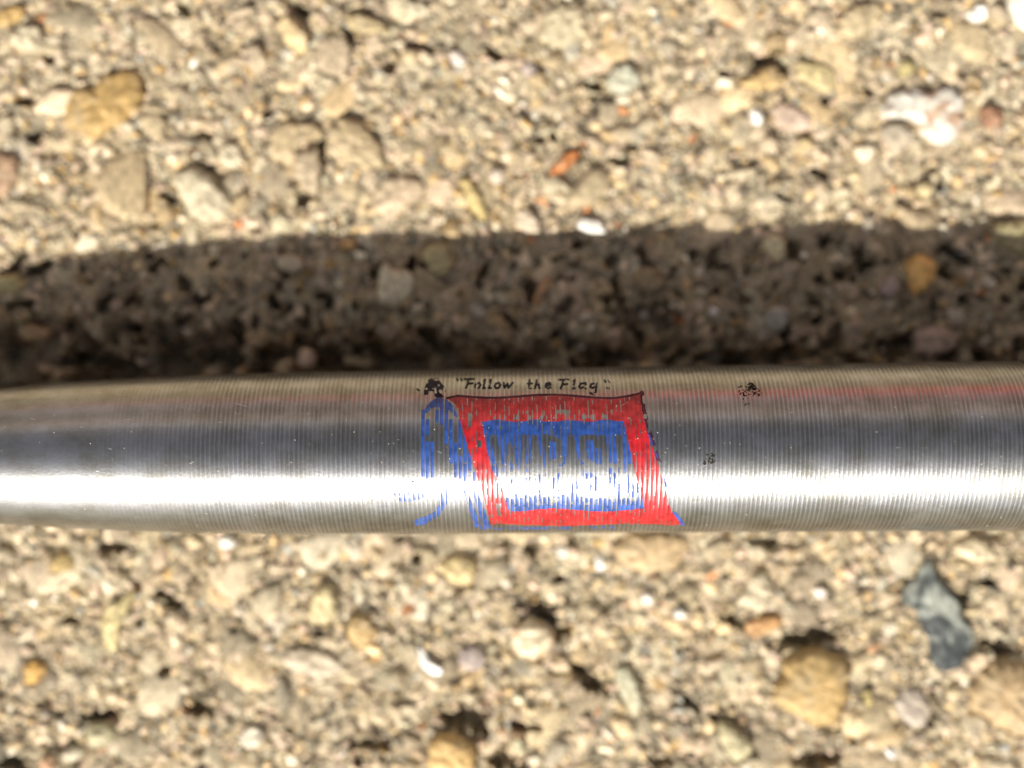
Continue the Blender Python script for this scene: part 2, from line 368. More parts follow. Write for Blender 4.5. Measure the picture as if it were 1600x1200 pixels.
# dark pits in the concrete: px, py, rx, ry, angle deg (image, anticlockwise), depth mm
PITS = [(196,172,13,11,0,1.2),(1262,998,52,16,8,1.3),(1437,905,17,24,-20,1.2),(1450,1124,15,14,0,1.4),(168,1120,28,9,0,1.0),
        (265,938,24,9,-25,1.0),(918,1062,34,12,-42,1.1),(175,856,25,10,5,.9),(722,1128,42,22,-15,1.4),(850,968,38,22,-25,1.1),
        (262,312,16,10,-50,1.0),(290,14,14,10,-40,.9),(470,15,14,9,-35,1.0),(55,210,16,10,0,1.0),(35,155,14,9,-20,1.0),
        (545,55,9,26,15,.9),(655,70,26,7,-30,.7),(925,132,18,9,0,.9),(1200,92,20,9,10,1.1),(1225,108,8,12,0,1.0),
        (1480,150,24,9,0,.6),(1360,140,8,8,0,.9),(830,860,12,14,0,.9),(875,905,12,6,15,.9),(1195,848,24,9,-8,1.1),
        (1545,912,16,8,5,1.2),(1560,1012,40,13,-15,1.2),(1145,970,22,7,-30,.9),(1280,1190,34,16,0,1.3),(20,1195,26,14,0,1.2),
        (815,1135,28,8,-8,1.0),(790,1190,26,14,10,1.0),(580,1165,30,8,0,.9),(1500,935,10,28,-35,1.0),(1130,1130,20,8,-30,1.0),
        (1290,375,14,14,0,1.0),(1240,390,14,18,0,1.3),(245,560,28,14,0,1.3),(345,560,50,18,0,1.2),(130,565,60,12,0,1.1),
        (1130,560,36,16,0,1.3),(1400,545,20,20,0,1.3),(1500,400,40,7,-30,1.1),(1080,1100,16,9,-40,1.0),(1280,270,14,7,-20,.9),
        (1290,155,10,7,0,.8),(500,255,8,36,-8,1.0),(320,210,12,8,0,.9),(1010,495,50,20,0,.7),(620,560,30,10,0,1.2),
        (840,215,14,10,0,.7),(60,420,22,9,20,1.1),(260,1048,10,8,0,.8),(310,1110,18,12,0,.9),(965,250,18,10,0,.6),
        (1035,1190,20,8,0,.8),(610,105,10,14,30,.8),(775,85,18,8,-50,.8),(1470,20,10,8,0,.7),(420,170,10,22,0,.4)]

# ------------------------------------------------------------ concrete: sculpted height field round the pen
STEP = 0.05
X0, X1, Y0, Y1 = -36.0, 36.0, -27.5, 27.5
nx = int((X1 - X0) / STEP) + 1; ny = int((Y1 - Y0) / STEP) + 1
gx = X0 + np.arange(nx) * STEP; gy = Y0 + np.arange(ny) * STEP
GX, GY = np.meshgrid(gx, gy)
Hm = (fbm(GX / 6, GY / 6, 3, 3) - .5) * 0.6 + (fbm(GX / 1.3, GY / 1.3, 11, 4) - .5) * 0.8 + (fbm(GX / .35, GY / .35, 51, 3) - .5) * 0.42
Hm -= 0.10
base_c = np.array([0.42, 0.35, 0.235])
t = fbm(GX / 3, GY / 3, 70, 4)[..., None]
u = fbm(GX / .5, GY / .5, 90, 4)[..., None]
v = fbm(GX / .16, GY / .16, 140, 2)[..., None]
COL = base_c * np.clip(-.35 + 2.3 * u, .12, 2) * (0.5 + .85 * v) * (1 + (t - .5) * np.array([0.15, 0.0, -0.25]))

def to_grid(x, y):
    return (x - X0) / STEP, (y - Y0) / STEP

PAL = np.array([[.50,.40,.30],[.56,.46,.36],[.46,.37,.24],[.60,.53,.42],[.42,.34,.28],[.50,.36,.20],[.55,.42,.34],[.38,.34,.27],
                [.70,.65,.56],[.48,.45,.35],[.33,.25,.17],[.44,.30,.14],[.20,.17,.14],[.52,.24,.12],[.36,.37,.36],[.62,.48,.30],[.85,.80,.74]])
PW = np.array([12,12,10,8,9,6,9,7,3,5,4,4,2.5,.7,2,6,1.2]); PW = PW / PW.sum()

def stamp(cx, cy, r, asp, ang, hgt, sink, col, rough, sharp):
    R = r * 1.35
    gx0, gy0 = to_grid(cx - R, cy - R); gx1, gy1 = to_grid(cx + R, cy + R)
    i0, i1 = max(0, int(gx0)), min(nx, int(gx1) + 2); j0, j1 = max(0, int(gy0)), min(ny, int(gy1) + 2)
    if i1 - i0 < 2 or j1 - j0 < 2:
        return
    dx = GX[j0:j1, i0:i1] - cx; dy = GY[j0:j1, i0:i1] - cy
    ca, sa = math.cos(ang), math.sin(ang)
    a = (dx * ca + dy * sa) / r; b = (-dx * sa + dy * ca) / (r * asp)
    # rounded polygon: soft max of a few half planes
    d = np.zeros_like(a)
    for k in range(rough[0]):
        th = rough[1][k]
        d = np.maximum(d, (a * math.cos(th) + b * math.sin(th)) * rough[2][k])
    d = 0.6 * d + 0.4 * np.sqrt(a * a + b * b)
    m = d < 1
    if not m.any():
        return
    prof = np.clip(1 - d ** sharp, 0, 1) ** 0.6
    tilt = rough[3] * a + rough[4] * b
    cyi, cxi = min(ny - 1, max(0, int((cy - Y0) / STEP))), min(nx - 1, max(0, int((cx - X0) / STEP)))
    h0 = BASE[cyi, cxi]
    hh = h0 - sink + hgt * prof + tilt * hgt * .35
    sub = Hm[j0:j1, i0:i1]
    w = m & (hh > sub)
    sub[w] = hh[w]
    cs = COL[j0:j1, i0:i1]
    mott = (0.58 + 0.74 * vnoise(dx / .18 + cx * 7, dy / .18 + cy * 5, 5))[..., None]
    cs[w] = (col * mott)[w]

BASE = Hm.copy()
def scatter(n, rlo, rhi, power, hk, sk):
    us = rng.random(n)
    rr = rlo * (rhi / rlo) ** (us ** power)
    xs = rng.uniform(X0, X1, n); ys = rng.uniform(Y0, Y1, n)
    for k in range(n):
        r = rr[k]
        nk = int(rng.integers(5, 8))
        ths = np.sort(rng.random(nk) * 2 * math.pi)
        fac = rng.uniform(0.85, 1.35, nk)
        col = PAL[rng.choice(len(PAL), p=PW)] * rng.uniform(.35, 1.4) * np.array([1.05, 1.02, .93])
        if r > .45:
            col = col * .5 + 0.5 * base_c * rng.uniform(.85, 1.15)
        stamp(xs[k], ys[k], r, rng.uniform(.5, 1), rng.random() * 6.28, r * hk * rng.uniform(.5, 1.2), r * sk * rng.uniform(.3, 1.3), col,
              (nk, ths, fac, rng.uniform(-.8, .8), rng.uniform(-.8, .8)), rng.uniform(1.6, 4))
scatter(420, .7, 1.6, 1.4, .42, .22)
scatter(2600, .3, .75, 1.3, .75, .38)
scatter(15000, .12, .36, 1.1, .9, .42)
scatter(20000, .08, .17, 1.0, .95, .35)

def pit(px, py, rx, ry, ang, dep):
    cx, cy = ground_xy(px, py)
    a0 = math.radians(ang)
    R = max(rx, ry) * GK * 1.6
    i0, i1 = max(0, int((cx - R - X0) / STEP)), min(nx, int((cx + R - X0) / STEP) + 2)
    j0, j1 = max(0, int((cy - R - Y0) / STEP)), min(ny, int((cy + R - Y0) / STEP) + 2)
    if i1 <= i0 or j1 <= j0:
        return
    dx = GX[j0:j1, i0:i1] - cx; dy = GY[j0:j1, i0:i1] - cy
    a = (dx * math.cos(a0) + dy * math.sin(a0)) / (rx * GK); b = (-dx * math.sin(a0) + dy * math.cos(a0)) / (ry * GK)
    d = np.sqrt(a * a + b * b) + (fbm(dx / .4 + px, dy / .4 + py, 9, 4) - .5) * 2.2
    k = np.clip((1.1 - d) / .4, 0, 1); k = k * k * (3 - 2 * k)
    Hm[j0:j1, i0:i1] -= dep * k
    COL[j0:j1, i0:i1] *= (1 - .35 * k)[..., None]          # the hole's shade is also put into its colour
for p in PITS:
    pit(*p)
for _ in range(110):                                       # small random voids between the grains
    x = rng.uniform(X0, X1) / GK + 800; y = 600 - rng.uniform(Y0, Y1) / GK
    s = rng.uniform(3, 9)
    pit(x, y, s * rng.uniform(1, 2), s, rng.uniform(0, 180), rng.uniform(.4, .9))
for _ in range(230):                                       # extra pits blacken the pen's shadow band in shape and colour
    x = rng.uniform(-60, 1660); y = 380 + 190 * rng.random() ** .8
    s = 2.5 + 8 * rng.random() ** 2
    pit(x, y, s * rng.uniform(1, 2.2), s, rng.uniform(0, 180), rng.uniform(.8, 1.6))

AXIS_PX = (712.0, 696.0)                                   # axis row at the left and right photo edge
axY = lambda X: (600 - (AXIS_PX[0] + (AXIS_PX[1] - AXIS_PX[0]) * (X / S_PX + 800) / 1600)) * S_PX
under = np.abs(GY - axY(GX)) < 2.6
Hm = np.where(under, np.minimum(Hm, 0.12), Hm)
Hm = np.clip(Hm, -2.2, .75)
# sink the rim so the sculpted patch slips under the surrounding slab
edge = np.minimum(np.minimum(GX - X0, X1 - GX), np.minimum(GY - Y0, Y1 - GY))
Hm = np.where(edge < .01, -2.5, Hm)

lipd = GY - axY(GX)                                        # ground hollowed along the pen's far side to force dark contact shade
lip = np.clip((lipd - 2.0) / 1.5, 0, 1) * np.clip((6.8 + np.clip(-GX * .07, 0, 2) - lipd) / 2.2, 0, 1)
Hm -= lip * (0.3 + 2.6 * np.clip((fbm(GX / 1.5, GY / .9, 400, 4) - (.41 + GX * .0022)) * 6, 0, 1))
BASE_Z = (fbm(GX / 6, GY / 6, 3, 3) - .5) * 0.6 + .06
PZ = []
for (poly, col, hgt, label) in PEB:                        # every traced pebble sits in a socket of its own
    P = [ground_xy(*p) for p in poly]
    xs = [p[0] for p in P]; ys = [p[1] for p in P]
    i0, i1 = max(0, int((min(xs) - X0) / STEP)), min(nx, int((max(xs) - X0) / STEP) + 2)
    j0, j1 = max(0, int((min(ys) - Y0) / STEP)), min(ny, int((max(ys) - Y0) / STEP) + 2)
    sub = Hm[j0:j1, i0:i1]
    m = in_poly(GX[j0:j1, i0:i1], GY[j0:j1, i0:i1], P)
    z0 = float(np.median(BASE_Z[j0:j1, i0:i1])) + .04
    PZ.append(z0)
    sub[m] = np.minimum(sub[m], z0 - .12)
Hm = np.clip(Hm, -3.4, .75)
co = np.stack([GX, GY, Hm], -1).reshape(-1, 3) * MM
ii = np.arange(nx * ny).reshape(ny, nx)
q = np.stack([ii[:-1, :-1], ii[:-1, 1:], ii[1:, 1:], ii[1:, :-1]], -1).reshape(-1, 4)
me = mesh_np('ground', co, quads=q, cols=COL.reshape(-1, 3))
g = link('ground', me, M_conc)
tag(g, kind='structure')

# the slab goes on beyond the sculpted patch (the barrel mirrors it)
def far_slab():
    rings = [(X0 + .3, X1 - .3, Y0 + .3, Y1 - .3)]
    for k in (50, 80, 150, 400, 1500, 8000, 40000):
        rings.append((-k, k, -k, k))
    vs, fs = [], []
    for n_, (a, b, c, d) in enumerate(rings):
        z = -.35 if n_ == 0 else -.05
        for (x, y) in ((a, c), (b, c), (b, d), (a, d)):
            vs.append((x * MM, y * MM, z * MM))
    for n_ in range(len(rings) - 1):
        for k in range(4):
            a = n_ * 4 + k; b = n_ * 4 + (k + 1) % 4
            fs.append((a, a + 4, b + 4, b))
    me = mesh_np('concrete_slab', vs, faces=fs, smooth=False)
    o = link('ground', me, M_far)
    tag(o, kind='structure')
far_slab()

def height_at(x, y):
    i = int(min(nx - 1, max(0, (x - X0) / STEP))); j = int(min(ny - 1, max(0, (y - Y0) / STEP)))
    return Hm[j, i]

# ------------------------------------------------------------ the traced pebbles
def chaikin(P, n):
    for _ in range(n):
        Q = np.roll(P, -1, 0)
        P = np.stack([P * .75 + Q * .25, P * .25 + Q * .75], 1).reshape(-1, 2)
    return P

def make_pebble(idx, poly, col, hgt, label):
    hgt *= 1.15 if 'in the shadow' in label else .85
    P = np.array([ground_xy(*p) for p in poly])
    P = chaikin(P, 1)
    # resample evenly
    L = np.linalg.norm(np.roll(P, -1, 0) - P, axis=1); cum = np.concatenate([[0], np.cumsum(L)])
    N = 84
    tt = np.linspace(0, cum[-1], N, endpoint=False)
    PP = np.concatenate([P, P[:1]])
    P = np.stack([np.interp(tt, cum, PP[:, 0]), np.interp(tt, cum, PP[:, 1])], 1)
    c = P.mean(0)
    dv = P - c
    wob = 1 + (vnoise(np.arange(N) * .35, np.full(N, idx * 3.7), 13) - .5) * .22
    dv = dv * wob[:, None]
    size = math.sqrt(abs(np.sum(dv[:, 0] * np.roll(dv[:, 1], -1) - dv[:, 1] * np.roll(dv[:, 0], -1)) / 2))
    hs = [height_at(*(c + d * .9)) for d in dv[::7]]
    z0 = PZ[idx]
    r2 = np.random.default_rng(100 + idx)
    fac = [(r2.uniform(0, 6.28), r2.uniform(.25, .8), r2.uniform(.0, .35)) for _ in range(5)]
    rings = [1.02, 1.0, .97, .92, .85, .76, .66, .55, .44, .33, .22, .11]
    zs = [-.9, -.12, .18, .42, .62, .76, .86, .92, .96, .98, 1.0, 1.0]
    V, K = [], []
    for ri, (rr_, zz) in enumerate(zip(rings, zs)):
        for d in dv:
            p = d * rr_
            h = hgt * zz
            if zz > 0:
                for (a, sl, of) in fac:                    # chipped facets
                    pl = hgt * (1.0 + of) - .8 * sl * max(0, (p[0] * math.cos(a) + p[1] * math.sin(a)) - .05 * size) * hgt / size * 1.6
                    h = min(h, pl)
                h = max(h, .05 * hgt)
            V.append((c[0] + p[0], c[1] + p[1], z0 + h))
    V.append((c[0], c[1], z0 + min(hgt * (1 + f[2]) for f in fac) if False else z0 + hgt * .99))
    V = np.array(V)
    top = V[:, 2] > z0
    V[:, 2] += np.where(top, (fbm(V[:, 0] / .4, V[:, 1] / .4, idx + 200, 4) - .5) * .40 * min(1, hgt / .4), 0)
    V[:, 2] += np.where(top, (fbm(V[:, 0] / .12, V[:, 1] / .12, idx + 500, 2) - .5) * .07, 0)
    if abs(c[1] - axY(c[0])) < 5.2:                        # keep clear of the pen lying on it
        lim = Z_AX - np.sqrt(np.clip(4.75 ** 2 - (V[:, 1] - axY(V[:, 0])) ** 2, 0, None)) - .05
        V[:, 2] = np.minimum(V[:, 2], np.where(np.abs(V[:, 1] - axY(V[:, 0])) < 4.75, lim, 9))
    quads = []
    nr = len(rings)
    for r_ in range(nr - 1):
        for k in range(N):
            a = r_ * N + k; b = r_ * N + (k + 1) % N
            quads.append((a, b, b + N, a + N))
    tris = [((nr - 1) * N + k, (nr - 1) * N + (k + 1) % N, nr * N) for k in range(N)]
    if np.sum(dv[:, 0] * np.roll(dv[:, 1], -1) - dv[:, 1] * np.roll(dv[:, 0], -1)) < 0:
        quads = [qq[::-1] for qq in quads]; tris = [tq[::-1] for tq in tris]
    a1 = fbm(V[:, 0] / .9 + idx, V[:, 1] / .9, 300 + idx, 4)[:, None]
    a2 = fbm(V[:, 0] / .25 + idx, V[:, 1] / .25, 340 + idx, 3)[:, None]
    cc = np.array(col) * (0.42 + 1.0 * a2) * (1.45 if 'in the shadow' in label and max(col) < .75 else 1)  # stones in the pen's shadow get lighter pigment to brighten them in the shade
    mixc = np.clip((a1 - .5) * 5, 0, 1)
    if 'orange stains' in label or 'white and orange' in label:
        mixc = np.clip(mixc - .35, 0, .8)
        cc = cc * (1 - mixc) + mixc * np.array([.42, .20, .08])
    elif 'streaked' in label:
        cc = cc * (1 - mixc) + mixc * np.array([.34, .36, .32])
    elif max(col) < .7:
        cc = cc * (1 - .45 * mixc) + .45 * mixc * np.array([.36, .30, .20])
    origin = np.array([c[0], c[1], z0])
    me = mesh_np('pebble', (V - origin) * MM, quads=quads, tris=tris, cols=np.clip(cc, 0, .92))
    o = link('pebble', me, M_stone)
    o.location = origin * MM
    tag(o, label, 'pebble', 'pebbles set in the concrete')
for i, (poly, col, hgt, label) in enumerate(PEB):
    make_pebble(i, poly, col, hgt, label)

# ------------------------------------------------------------ unseen wall, made up to give the barrel colour bands to mirror
def wall():
    root = bpy.data.objects.new('reflection_backdrop', None); C.objects.link(root)
    root.location = (0, 1.5, 0)
    tag(root, 'made-up wall in coloured bands, out of view, added to be mirrored along the upper side of the pen', 'wall')
    def m_(name, c1, c2, bump):
        m, n, l, b = new_mat(name)
        tc = n.new('ShaderNodeTexCoord'); ns = n.new('ShaderNodeTexNoise'); ns.inputs['Scale'].default_value = 9
        ns.inputs['Detail'].default_value = 6
        l.new(tc.outputs['Object'], ns.inputs['Vector'])
        rp = n.new('ShaderNodeValToRGB'); rp.color_ramp.elements[0].color = (*c1, 1); rp.color_ramp.elements[1].color = (*c2, 1)
        l.new(ns.outputs['Fac'], rp.inputs['Fac']); l.new(rp.outputs['Color'], b.inputs['Base Color'])
        b.inputs['Roughness'].default_value = .85
        return m
    def bx(name, x0, x1, y0, y1, z0, z1, m):
        v = [(x, y, z) for z in (z0, z1) for y in (y0, y1) for x in (x0, x1)]
        f = [(0, 2, 3, 1), (4, 5, 7, 6), (0, 1, 5, 4), (2, 6, 7, 3), (0, 4, 6, 2), (1, 3, 7, 5)]
        return link(name, mesh_np(name, v, faces=f, smooth=False), m, root)
    bx('backdrop_foot', .35, 4, 0, .3, .03, .25, m_('backdrop_red', (.72, .015, .01), (.85, .03, .02), 0))
    bx('backdrop_foot', -.35, .347, 0, .3, .03, .25, m_('backdrop_dull_red', (.30, .10, .08), (.42, .15, .12), 0))
    bx('backdrop_foot', -4, -.353, 0, .3, .03, .25, m_('backdrop_dull_brown', (.15, .11, .095), (.22, .15, .13), 0))
    bx('backdrop_base', -4, 4, .01, .3, 0, .028, m_('backdrop_dark', (.05, .05, .05), (.08, .08, .075), 0))
    bx('backdrop_ledge', -4, 4, -.01, .3, .252, .46, m_('backdrop_blue_grey', (.13, .14, .17), (.2, .21, .24), 0))
    bx('backdrop_upper', -4, 4, .02, .3, .462, .98, m_('backdrop_black', (.05, .048, .04), (.10, .09, .075), 0))
    bx('backdrop_upper', -4, 4, .025, .3, .982, 1.28, m_('backdrop_brown', (.20, .14, .11), (.3, .21, .17), 0))
    bx('backdrop_upper', -4, 4, .02, .3, 1.282, 1.65, m_('backdrop_grey', (.20, .20, .215), (.28, .28, .30), 0))
wall()

# ------------------------------------------------------------ the pen
# half widths of the barrel in photo pixels along its length
RX = np.array([-1500, -1150, -700, -420, -250, -120, 0, 100, 200, 300, 400, 500, 700, 900, 1100, 1300, 1600, 1800])
RR = np.array([12, 18, 36, 55, 71, 91, 107, 114, 119, 123, 125.2, 126.6, 128.2, 129.2, 130, 131, 132, 132])
def rad(xmm):                                              # mm, xmm measured along the axis from the photo's middle
    return np.interp(xmm / S_PX + 800, RX, RR) * S_PX * 0.9983
xs_ = np.arange(-2400, 1900, 6.0)
_r = np.interp(xs_, RX, RR)
_k = np.ones(31) / 31
_rs = np.convolve(np.pad(_r, 15, mode='edge'), _k, 'valid')
def rad(xmm):
    return np.interp(xmm / S_PX + 800, xs_, _rs) * S_PX * 0.9983

PITCH = 0.252
RIBW = .17
def rib(xmm, phi):
    u = xmm / PITCH - np.floor(xmm / PITCH)
    d = np.abs(u - .5)                                     # 0 on the crest
    fade = np.clip((xmm / S_PX + 800 - 150) / 260, 0, 1)
    idx = np.floor(xmm / PITCH)
    amp = 0.55 + .75 * hash2(idx, np.zeros_like(idx), 77)
    worn = 0.65 + .7 * vnoise(xmm / .8, phi * 9, 41)
    return 0.017 * np.exp(-(d / RIBW) ** 2) * fade * amp * worn

AX_ANG = math.atan2((AXIS_PX[0] - AXIS_PX[1]), 1600)
PEN_O = np.array([0.0, (600 - .5 * (AXIS_PX[0] + AXIS_PX[1])) * S_PX, Z_AX])
pen = bpy.data.objects.new('pen', None)
C.objects.link(pen)
pen.location = PEN_O * MM
pen.rotation_euler = (0, 0, AX_ANG)
pen.empty_display_size = .01
tag(pen, 'silver ribbed metal pen with a printed red and blue flag, lying on the concrete', 'pen')

def surf(xmm, phi, off=0.0):
    r = rad(xmm) + rib(xmm, phi) + off
    return np.stack([xmm, -np.sin(phi) * r, np.cos(phi) * r], -1)   # phi 0 = top, + towards the photo's bottom

def tube(xa, pa, close):
    XX, PP = np.meshgrid(xa, pa)
    co = surf(XX, PP).reshape(-1, 3) * MM
    n1, n2 = len(xa), len(pa)
    ii = np.arange(n1 * n2).reshape(n2, n1)
    nxt = np.concatenate([ii[1:], ii[:1]]) if close else ii[1:]
    cur = ii if close else ii[:-1]
    q = np.stack([cur[:, :-1], nxt[:, :-1], nxt[:, 1:], cur[:, 1:]], -1).reshape(-1, 4)
    return co, q
SUB = 8
xend = (1591 - 800) * S_PX
xa = np.arange(math.floor((60 - 800) * S_PX / PITCH) * SUB, int(xend / PITCH * SUB)) * (PITCH / SUB)
xl = np.linspace((-1150 - 800) * S_PX, xa[0], 60)[:-1]
xa = np.concatenate([xl, xa])
pa = np.concatenate([np.linspace(-1.65, 1.65, 260), np.linspace(1.65, 2 * math.pi - 1.65, 60)[1:-1]])
co, q = tube(xa, pa, True)
XX, PP = np.meshgrid(xa, pa)
uu = np.abs(XX / PITCH - np.floor(XX / PITCH) - .5)
soil = np.clip((uu - .13) / .12, 0, 1) * np.clip((XX / S_PX + 800 - 150) / 260, 0, 1)
soil *= np.clip(.35 + 1.1 * vnoise(XX / .7, PP * 8, 55), 0, 1) * (.6 + .6 * hash2(np.floor(XX / PITCH), np.zeros_like(XX), 12))
soil = np.clip(soil, 0, 1).reshape(-1, 1)
barrel = link('barrel', mesh_np('barrel', co, quads=q, cols=np.repeat(soil, 3, 1)), M_metal, pen)

def lathe(name, prof, mat, parent=pen, seg=96):
    prof = np.array(prof, float)
    th = np.linspace(0, 2 * math.pi, seg, endpoint=False)
    co = np.array([(x, -math.sin(t) * r, math.cos(t) * r) for t in th for (x, r) in prof]) * MM
    n = len(prof)
    ii = np.arange(seg * n).reshape(seg, n)
    nxt = np.concatenate([ii[1:], ii[:1]])
    q = np.stack([ii[:, :-1], nxt[:, :-1], nxt[:, 1:], ii[:, 1:]], -1).reshape(-1, 4)
    return link(name, mesh_np(name, co, quads=q), mat, parent)
x_t = (-1150 - 800) * S_PX
r_t = float(rad(np.array(x_t)))
lathe('tip', [(x_t - 5.0, 0), (x_t - 5.0, .32), (x_t - 3.6, .34), (x_t - 3.5, .55), (x_t, r_t)], M_metal)
x_b = xend
M_band = metal_mat('dark_joint_metal', (0.30, 0.30, 0.30), 0.4, 0.2, 0.4)
r_b = float(rad(np.array(x_b)))
lathe('band', [(x_b + .02, 0), (x_b + .02, r_b - .10), (x_b + .25, r_b - .12), (x_b + .28, r_b + .01), (x_b + 1.3, r_b + .02), (x_b + 1.35, 0)], M_band)
lathe('cap', [(x_b + 1.4, 0), (x_b + 1.4, r_b - .05), (x_b + 1.6, r_b + .02), (x_b + 38, r_b - .1), (x_b + 45, r_b - .9), (x_b + 47, 2.0), (x_b + 47, 0)], M_metal)

# ---- printing, laid over the ribs as thin skins of ink
def to_px(P):                                              # local pen coords mm -> photo pixels
    ca, sa = math.cos(AX_ANG), math.sin(AX_ANG)
    X = P[..., 0] * ca - P[..., 1] * sa + PEN_O[0]
    Y = P[..., 0] * sa + P[..., 1] * ca + PEN_O[1]
    Z = P[..., 2] + PEN_O[2]
    k = F_PX / (Z_CAM - Z)
    return 800 + X * k, 600 - Y * k

ps = SUB * 1
ia0 = int(math.floor((595 - 800) * S_PX / PITCH) * ps); ia1 = int(math.ceil((1240 - 800) * S_PX / PITCH) * ps)
ixs = np.arange(ia0, ia1)
pxa = ixs * (PITCH / ps)
ppa = np.linspace(-1.35, 1.42, 700)
IX, IP = np.meshgrid(pxa, ppa)
INK = surf(IX, IP, 0.004)
cx_ = (IX[:-1, :-1] + IX[1:, 1:]) / 2; cp_ = (IP[:-1, :-1] + IP[1:, 1:]) / 2
PXc, PYc = to_px(surf(cx_, cp_, 0.004))
gi = np.floor(cx_ / PITCH)
gu = cx_ / PITCH - gi
# groove centres sit at u=0; nearest groove index and its pixel column
gn = np.round(cx_ / PITCH)
GPX, _ = to_px(surf(gn * PITCH, cp_, 0.004))
crest = np.abs(gu - .5) < .17
h_col = hash2(gn, np.zeros_like(gn), 5)
wear = vnoise(cx_ / .16, cp_ * 16, 61)                     # streaky wear along the ribs
wear2 = vnoise(cx_ / 1.1, cp_ * 7, 83)
edge_j = (vnoise(gn * 1.7, np.zeros_like(gn), 3) - .5) * 2.5   # ink edges step a little from rib to rib

def P_(pts):
    return in_poly(PXc, PYc + edge_j * .6, pts)
def seg_d(x0, y0, x1, y1, px=None, py=None):
    px = PXc if px is None else px; py = PYc if py is None else py
    dx, dy = x1 - x0, y1 - y0
    t = np.clip(((px - x0) * dx + (py - y0) * dy) / (dx * dx + dy * dy + 1e-9), 0, 1)
    return np.hypot(px - x0 - t * dx, py - y0 - t * dy)

topw = lambda x: 3.0 * math.sin((x - 700) / 38)
outer = [(698, 622)] + [(x, 618.5 + 2.6 * math.sin((x - 720) / 30.0) + (x - 700) * .004 - max(0, (x - 960)) * .13) for x in range(715, 1000, 8)] + \
        [(1003, 613), (1003, 640), (1010, 672), (1020, 700), (1028, 725), (1041, 770), (1048, 796), (1064, 820)] + \
        [(x, 820 + 1.5 * math.sin(x / 33.0)) for x in range(1050, 770, -10)] + [(767, 820), (754, 770), (740, 728), (726, 681), (712, 632)]
inner = [(753, 659)] + [(x, 657.5 + 1.6 * math.sin(x / 9.0)) for x in range(760, 972, 4)] + \
        [(974, 657), (982, 691), (992, 737), (1003, 775), (1007, 796)] + \
        [(x, 797 + 2.6 * math.sin(x / 24.0)) for x in range(1000, 796, -8)] + [(794, 796), (787, 768), (768, 733), (760, 700)]
m_out = P_(outer); m_in = P_(inner)
red = m_out & ~m_in
red &= ~(crest & (wear > .60) & (PYc < 700))
red &= ~(crest & (wear > .55) & (PYc >= 700) & (wear2 > .30))
red &= ~(crest & (PYc > 640) & (PYc < 657) & (PXc > 765) & (PXc < 975) & (wear > .34))
red &= ~((PYc > 640) & (PYc < 656) & (PXc > 765) & (PXc < 975) & (wear > .72))
red &= ~((np.abs(GPX - 731) < 3.6) & ~crest & (PYc > 645) & (PYc < 667))
red &= ~((np.abs(GPX - 749) < 3.6) & (PYc > 688) & (PYc < 700) & (wear > .3))
red &= ~((np.abs(GPX - 777) < 3.6) & ~crest & (PYc > 787) & (PYc < 806))
red &= wear2 * .6 + wear * .5 < .93
# right upright lets the metal through in long slits
red &= ~((PXc > 995) & (PYc > 690) & (PYc < 770) & crest & (h_col > .25))
topd = np.full(PXc.shape, 99.0)
top_pts = outer[:38]
for a, b in zip(top_pts[:-1], top_pts[1:]):
    topd = np.minimum(topd, seg_d(*a, *b))
outline = topd < 1.7
outline &= (PXc < 1004)
ro = [(1003, 613), (1006, 640), (1013, 668), (1022, 698), (1030, 722)]
rod = np.full(PXc.shape, 99.0)
for a, b in zip(ro[:-1], ro[1:]):
    rod = np.minimum(rod, seg_d(*a, *b))
outline |= (rod < 3.0) & (wear < .62)
red &= ~outline

# blue field: solid along its top, then only the ink left in the grooves between the worn letters
blue = m_in & (PYc < 679 + edge_j) & ~(crest & (wear > .56))
STR = [(765,679,735),(772,700,757),(779,712,758),(787,679,716),(801,679,703),(824,679,760),(836,679,690),(838,728,752),(844,679,727),
       (852,716,752),(866,694,726),(880,679,732),(888,712,760),(901,679,696),(908,690,722),(916,721,747),(924,692,706),(924,728,750),
       (931,704,724),(931,733,750),(938,679,699),(938,706,724),(945,709,737),(953,679,706),(960,698,724),(967,679,690),(974,679,724),
       (981,688,754),(988,718,757),(996,742,770),
       (795,760,800),(803,778,800),(810,764,800),(818,779,800),(825,760,800),(832,780,800),(839,772,800),(846,764,800),(853,782,800),(861,760,800),
       (868,780,800),(875,772,800),(882,783,800),(889,772,800),(896,782,800),(903,777,800),(910,764,800),(918,780,800),(925,762,800),(932,776,800),
       (939,760,800),(946,780,800),(953,772,800),(960,778,800),(967,770,800),(974,772,800),(981,778,800),(988,760,800),(996,760,800),(1003,768,800)]
LX = PXc - (PYc - 680) * .09                               # the letters lean with the flag
LET = {'W': (771, 819, [(0,0,.22,1),(.22,1,.5,.15),(.5,.15,.75,1),(.75,1,1,0)]),
       'A': (823, 846, [(0,1,.5,0),(.5,0,1,1),(.2,.6,.8,.6)]),
       'B': (851, 875, [(.05,0,.05,1),(.05,0,.9,.08),(.9,.08,.9,.4),(.9,.4,.1,.48),(.1,.48,1,.58),(1,.58,1,.94),(1,.94,.05,1)]),
       'A2': (880, 903, [(0,1,.5,0),(.5,0,1,1),(.2,.6,.8,.6)]),
       'S': (908, 933, [(1,.16,.8,0),(.8,0,.1,.03),(.1,.03,.05,.4),(.05,.4,.95,.55),(.95,.55,1,.95),(1,.95,.1,1),(.1,1,0,.84)]),
       'H': (940, 968, [(.05,0,.05,1),(.95,0,.95,1),(.05,.5,.95,.5)])}
letd = np.full(PXc.shape, 99.0)
for nm, (la, lb, segs) in LET.items():
    for (a, b, c, d) in segs:
        letd = np.minimum(letd, seg_d(la + a * (lb - la), 682 + b * 92, la + c * (lb - la), 682 + d * 92, LX, PYc + edge_j))
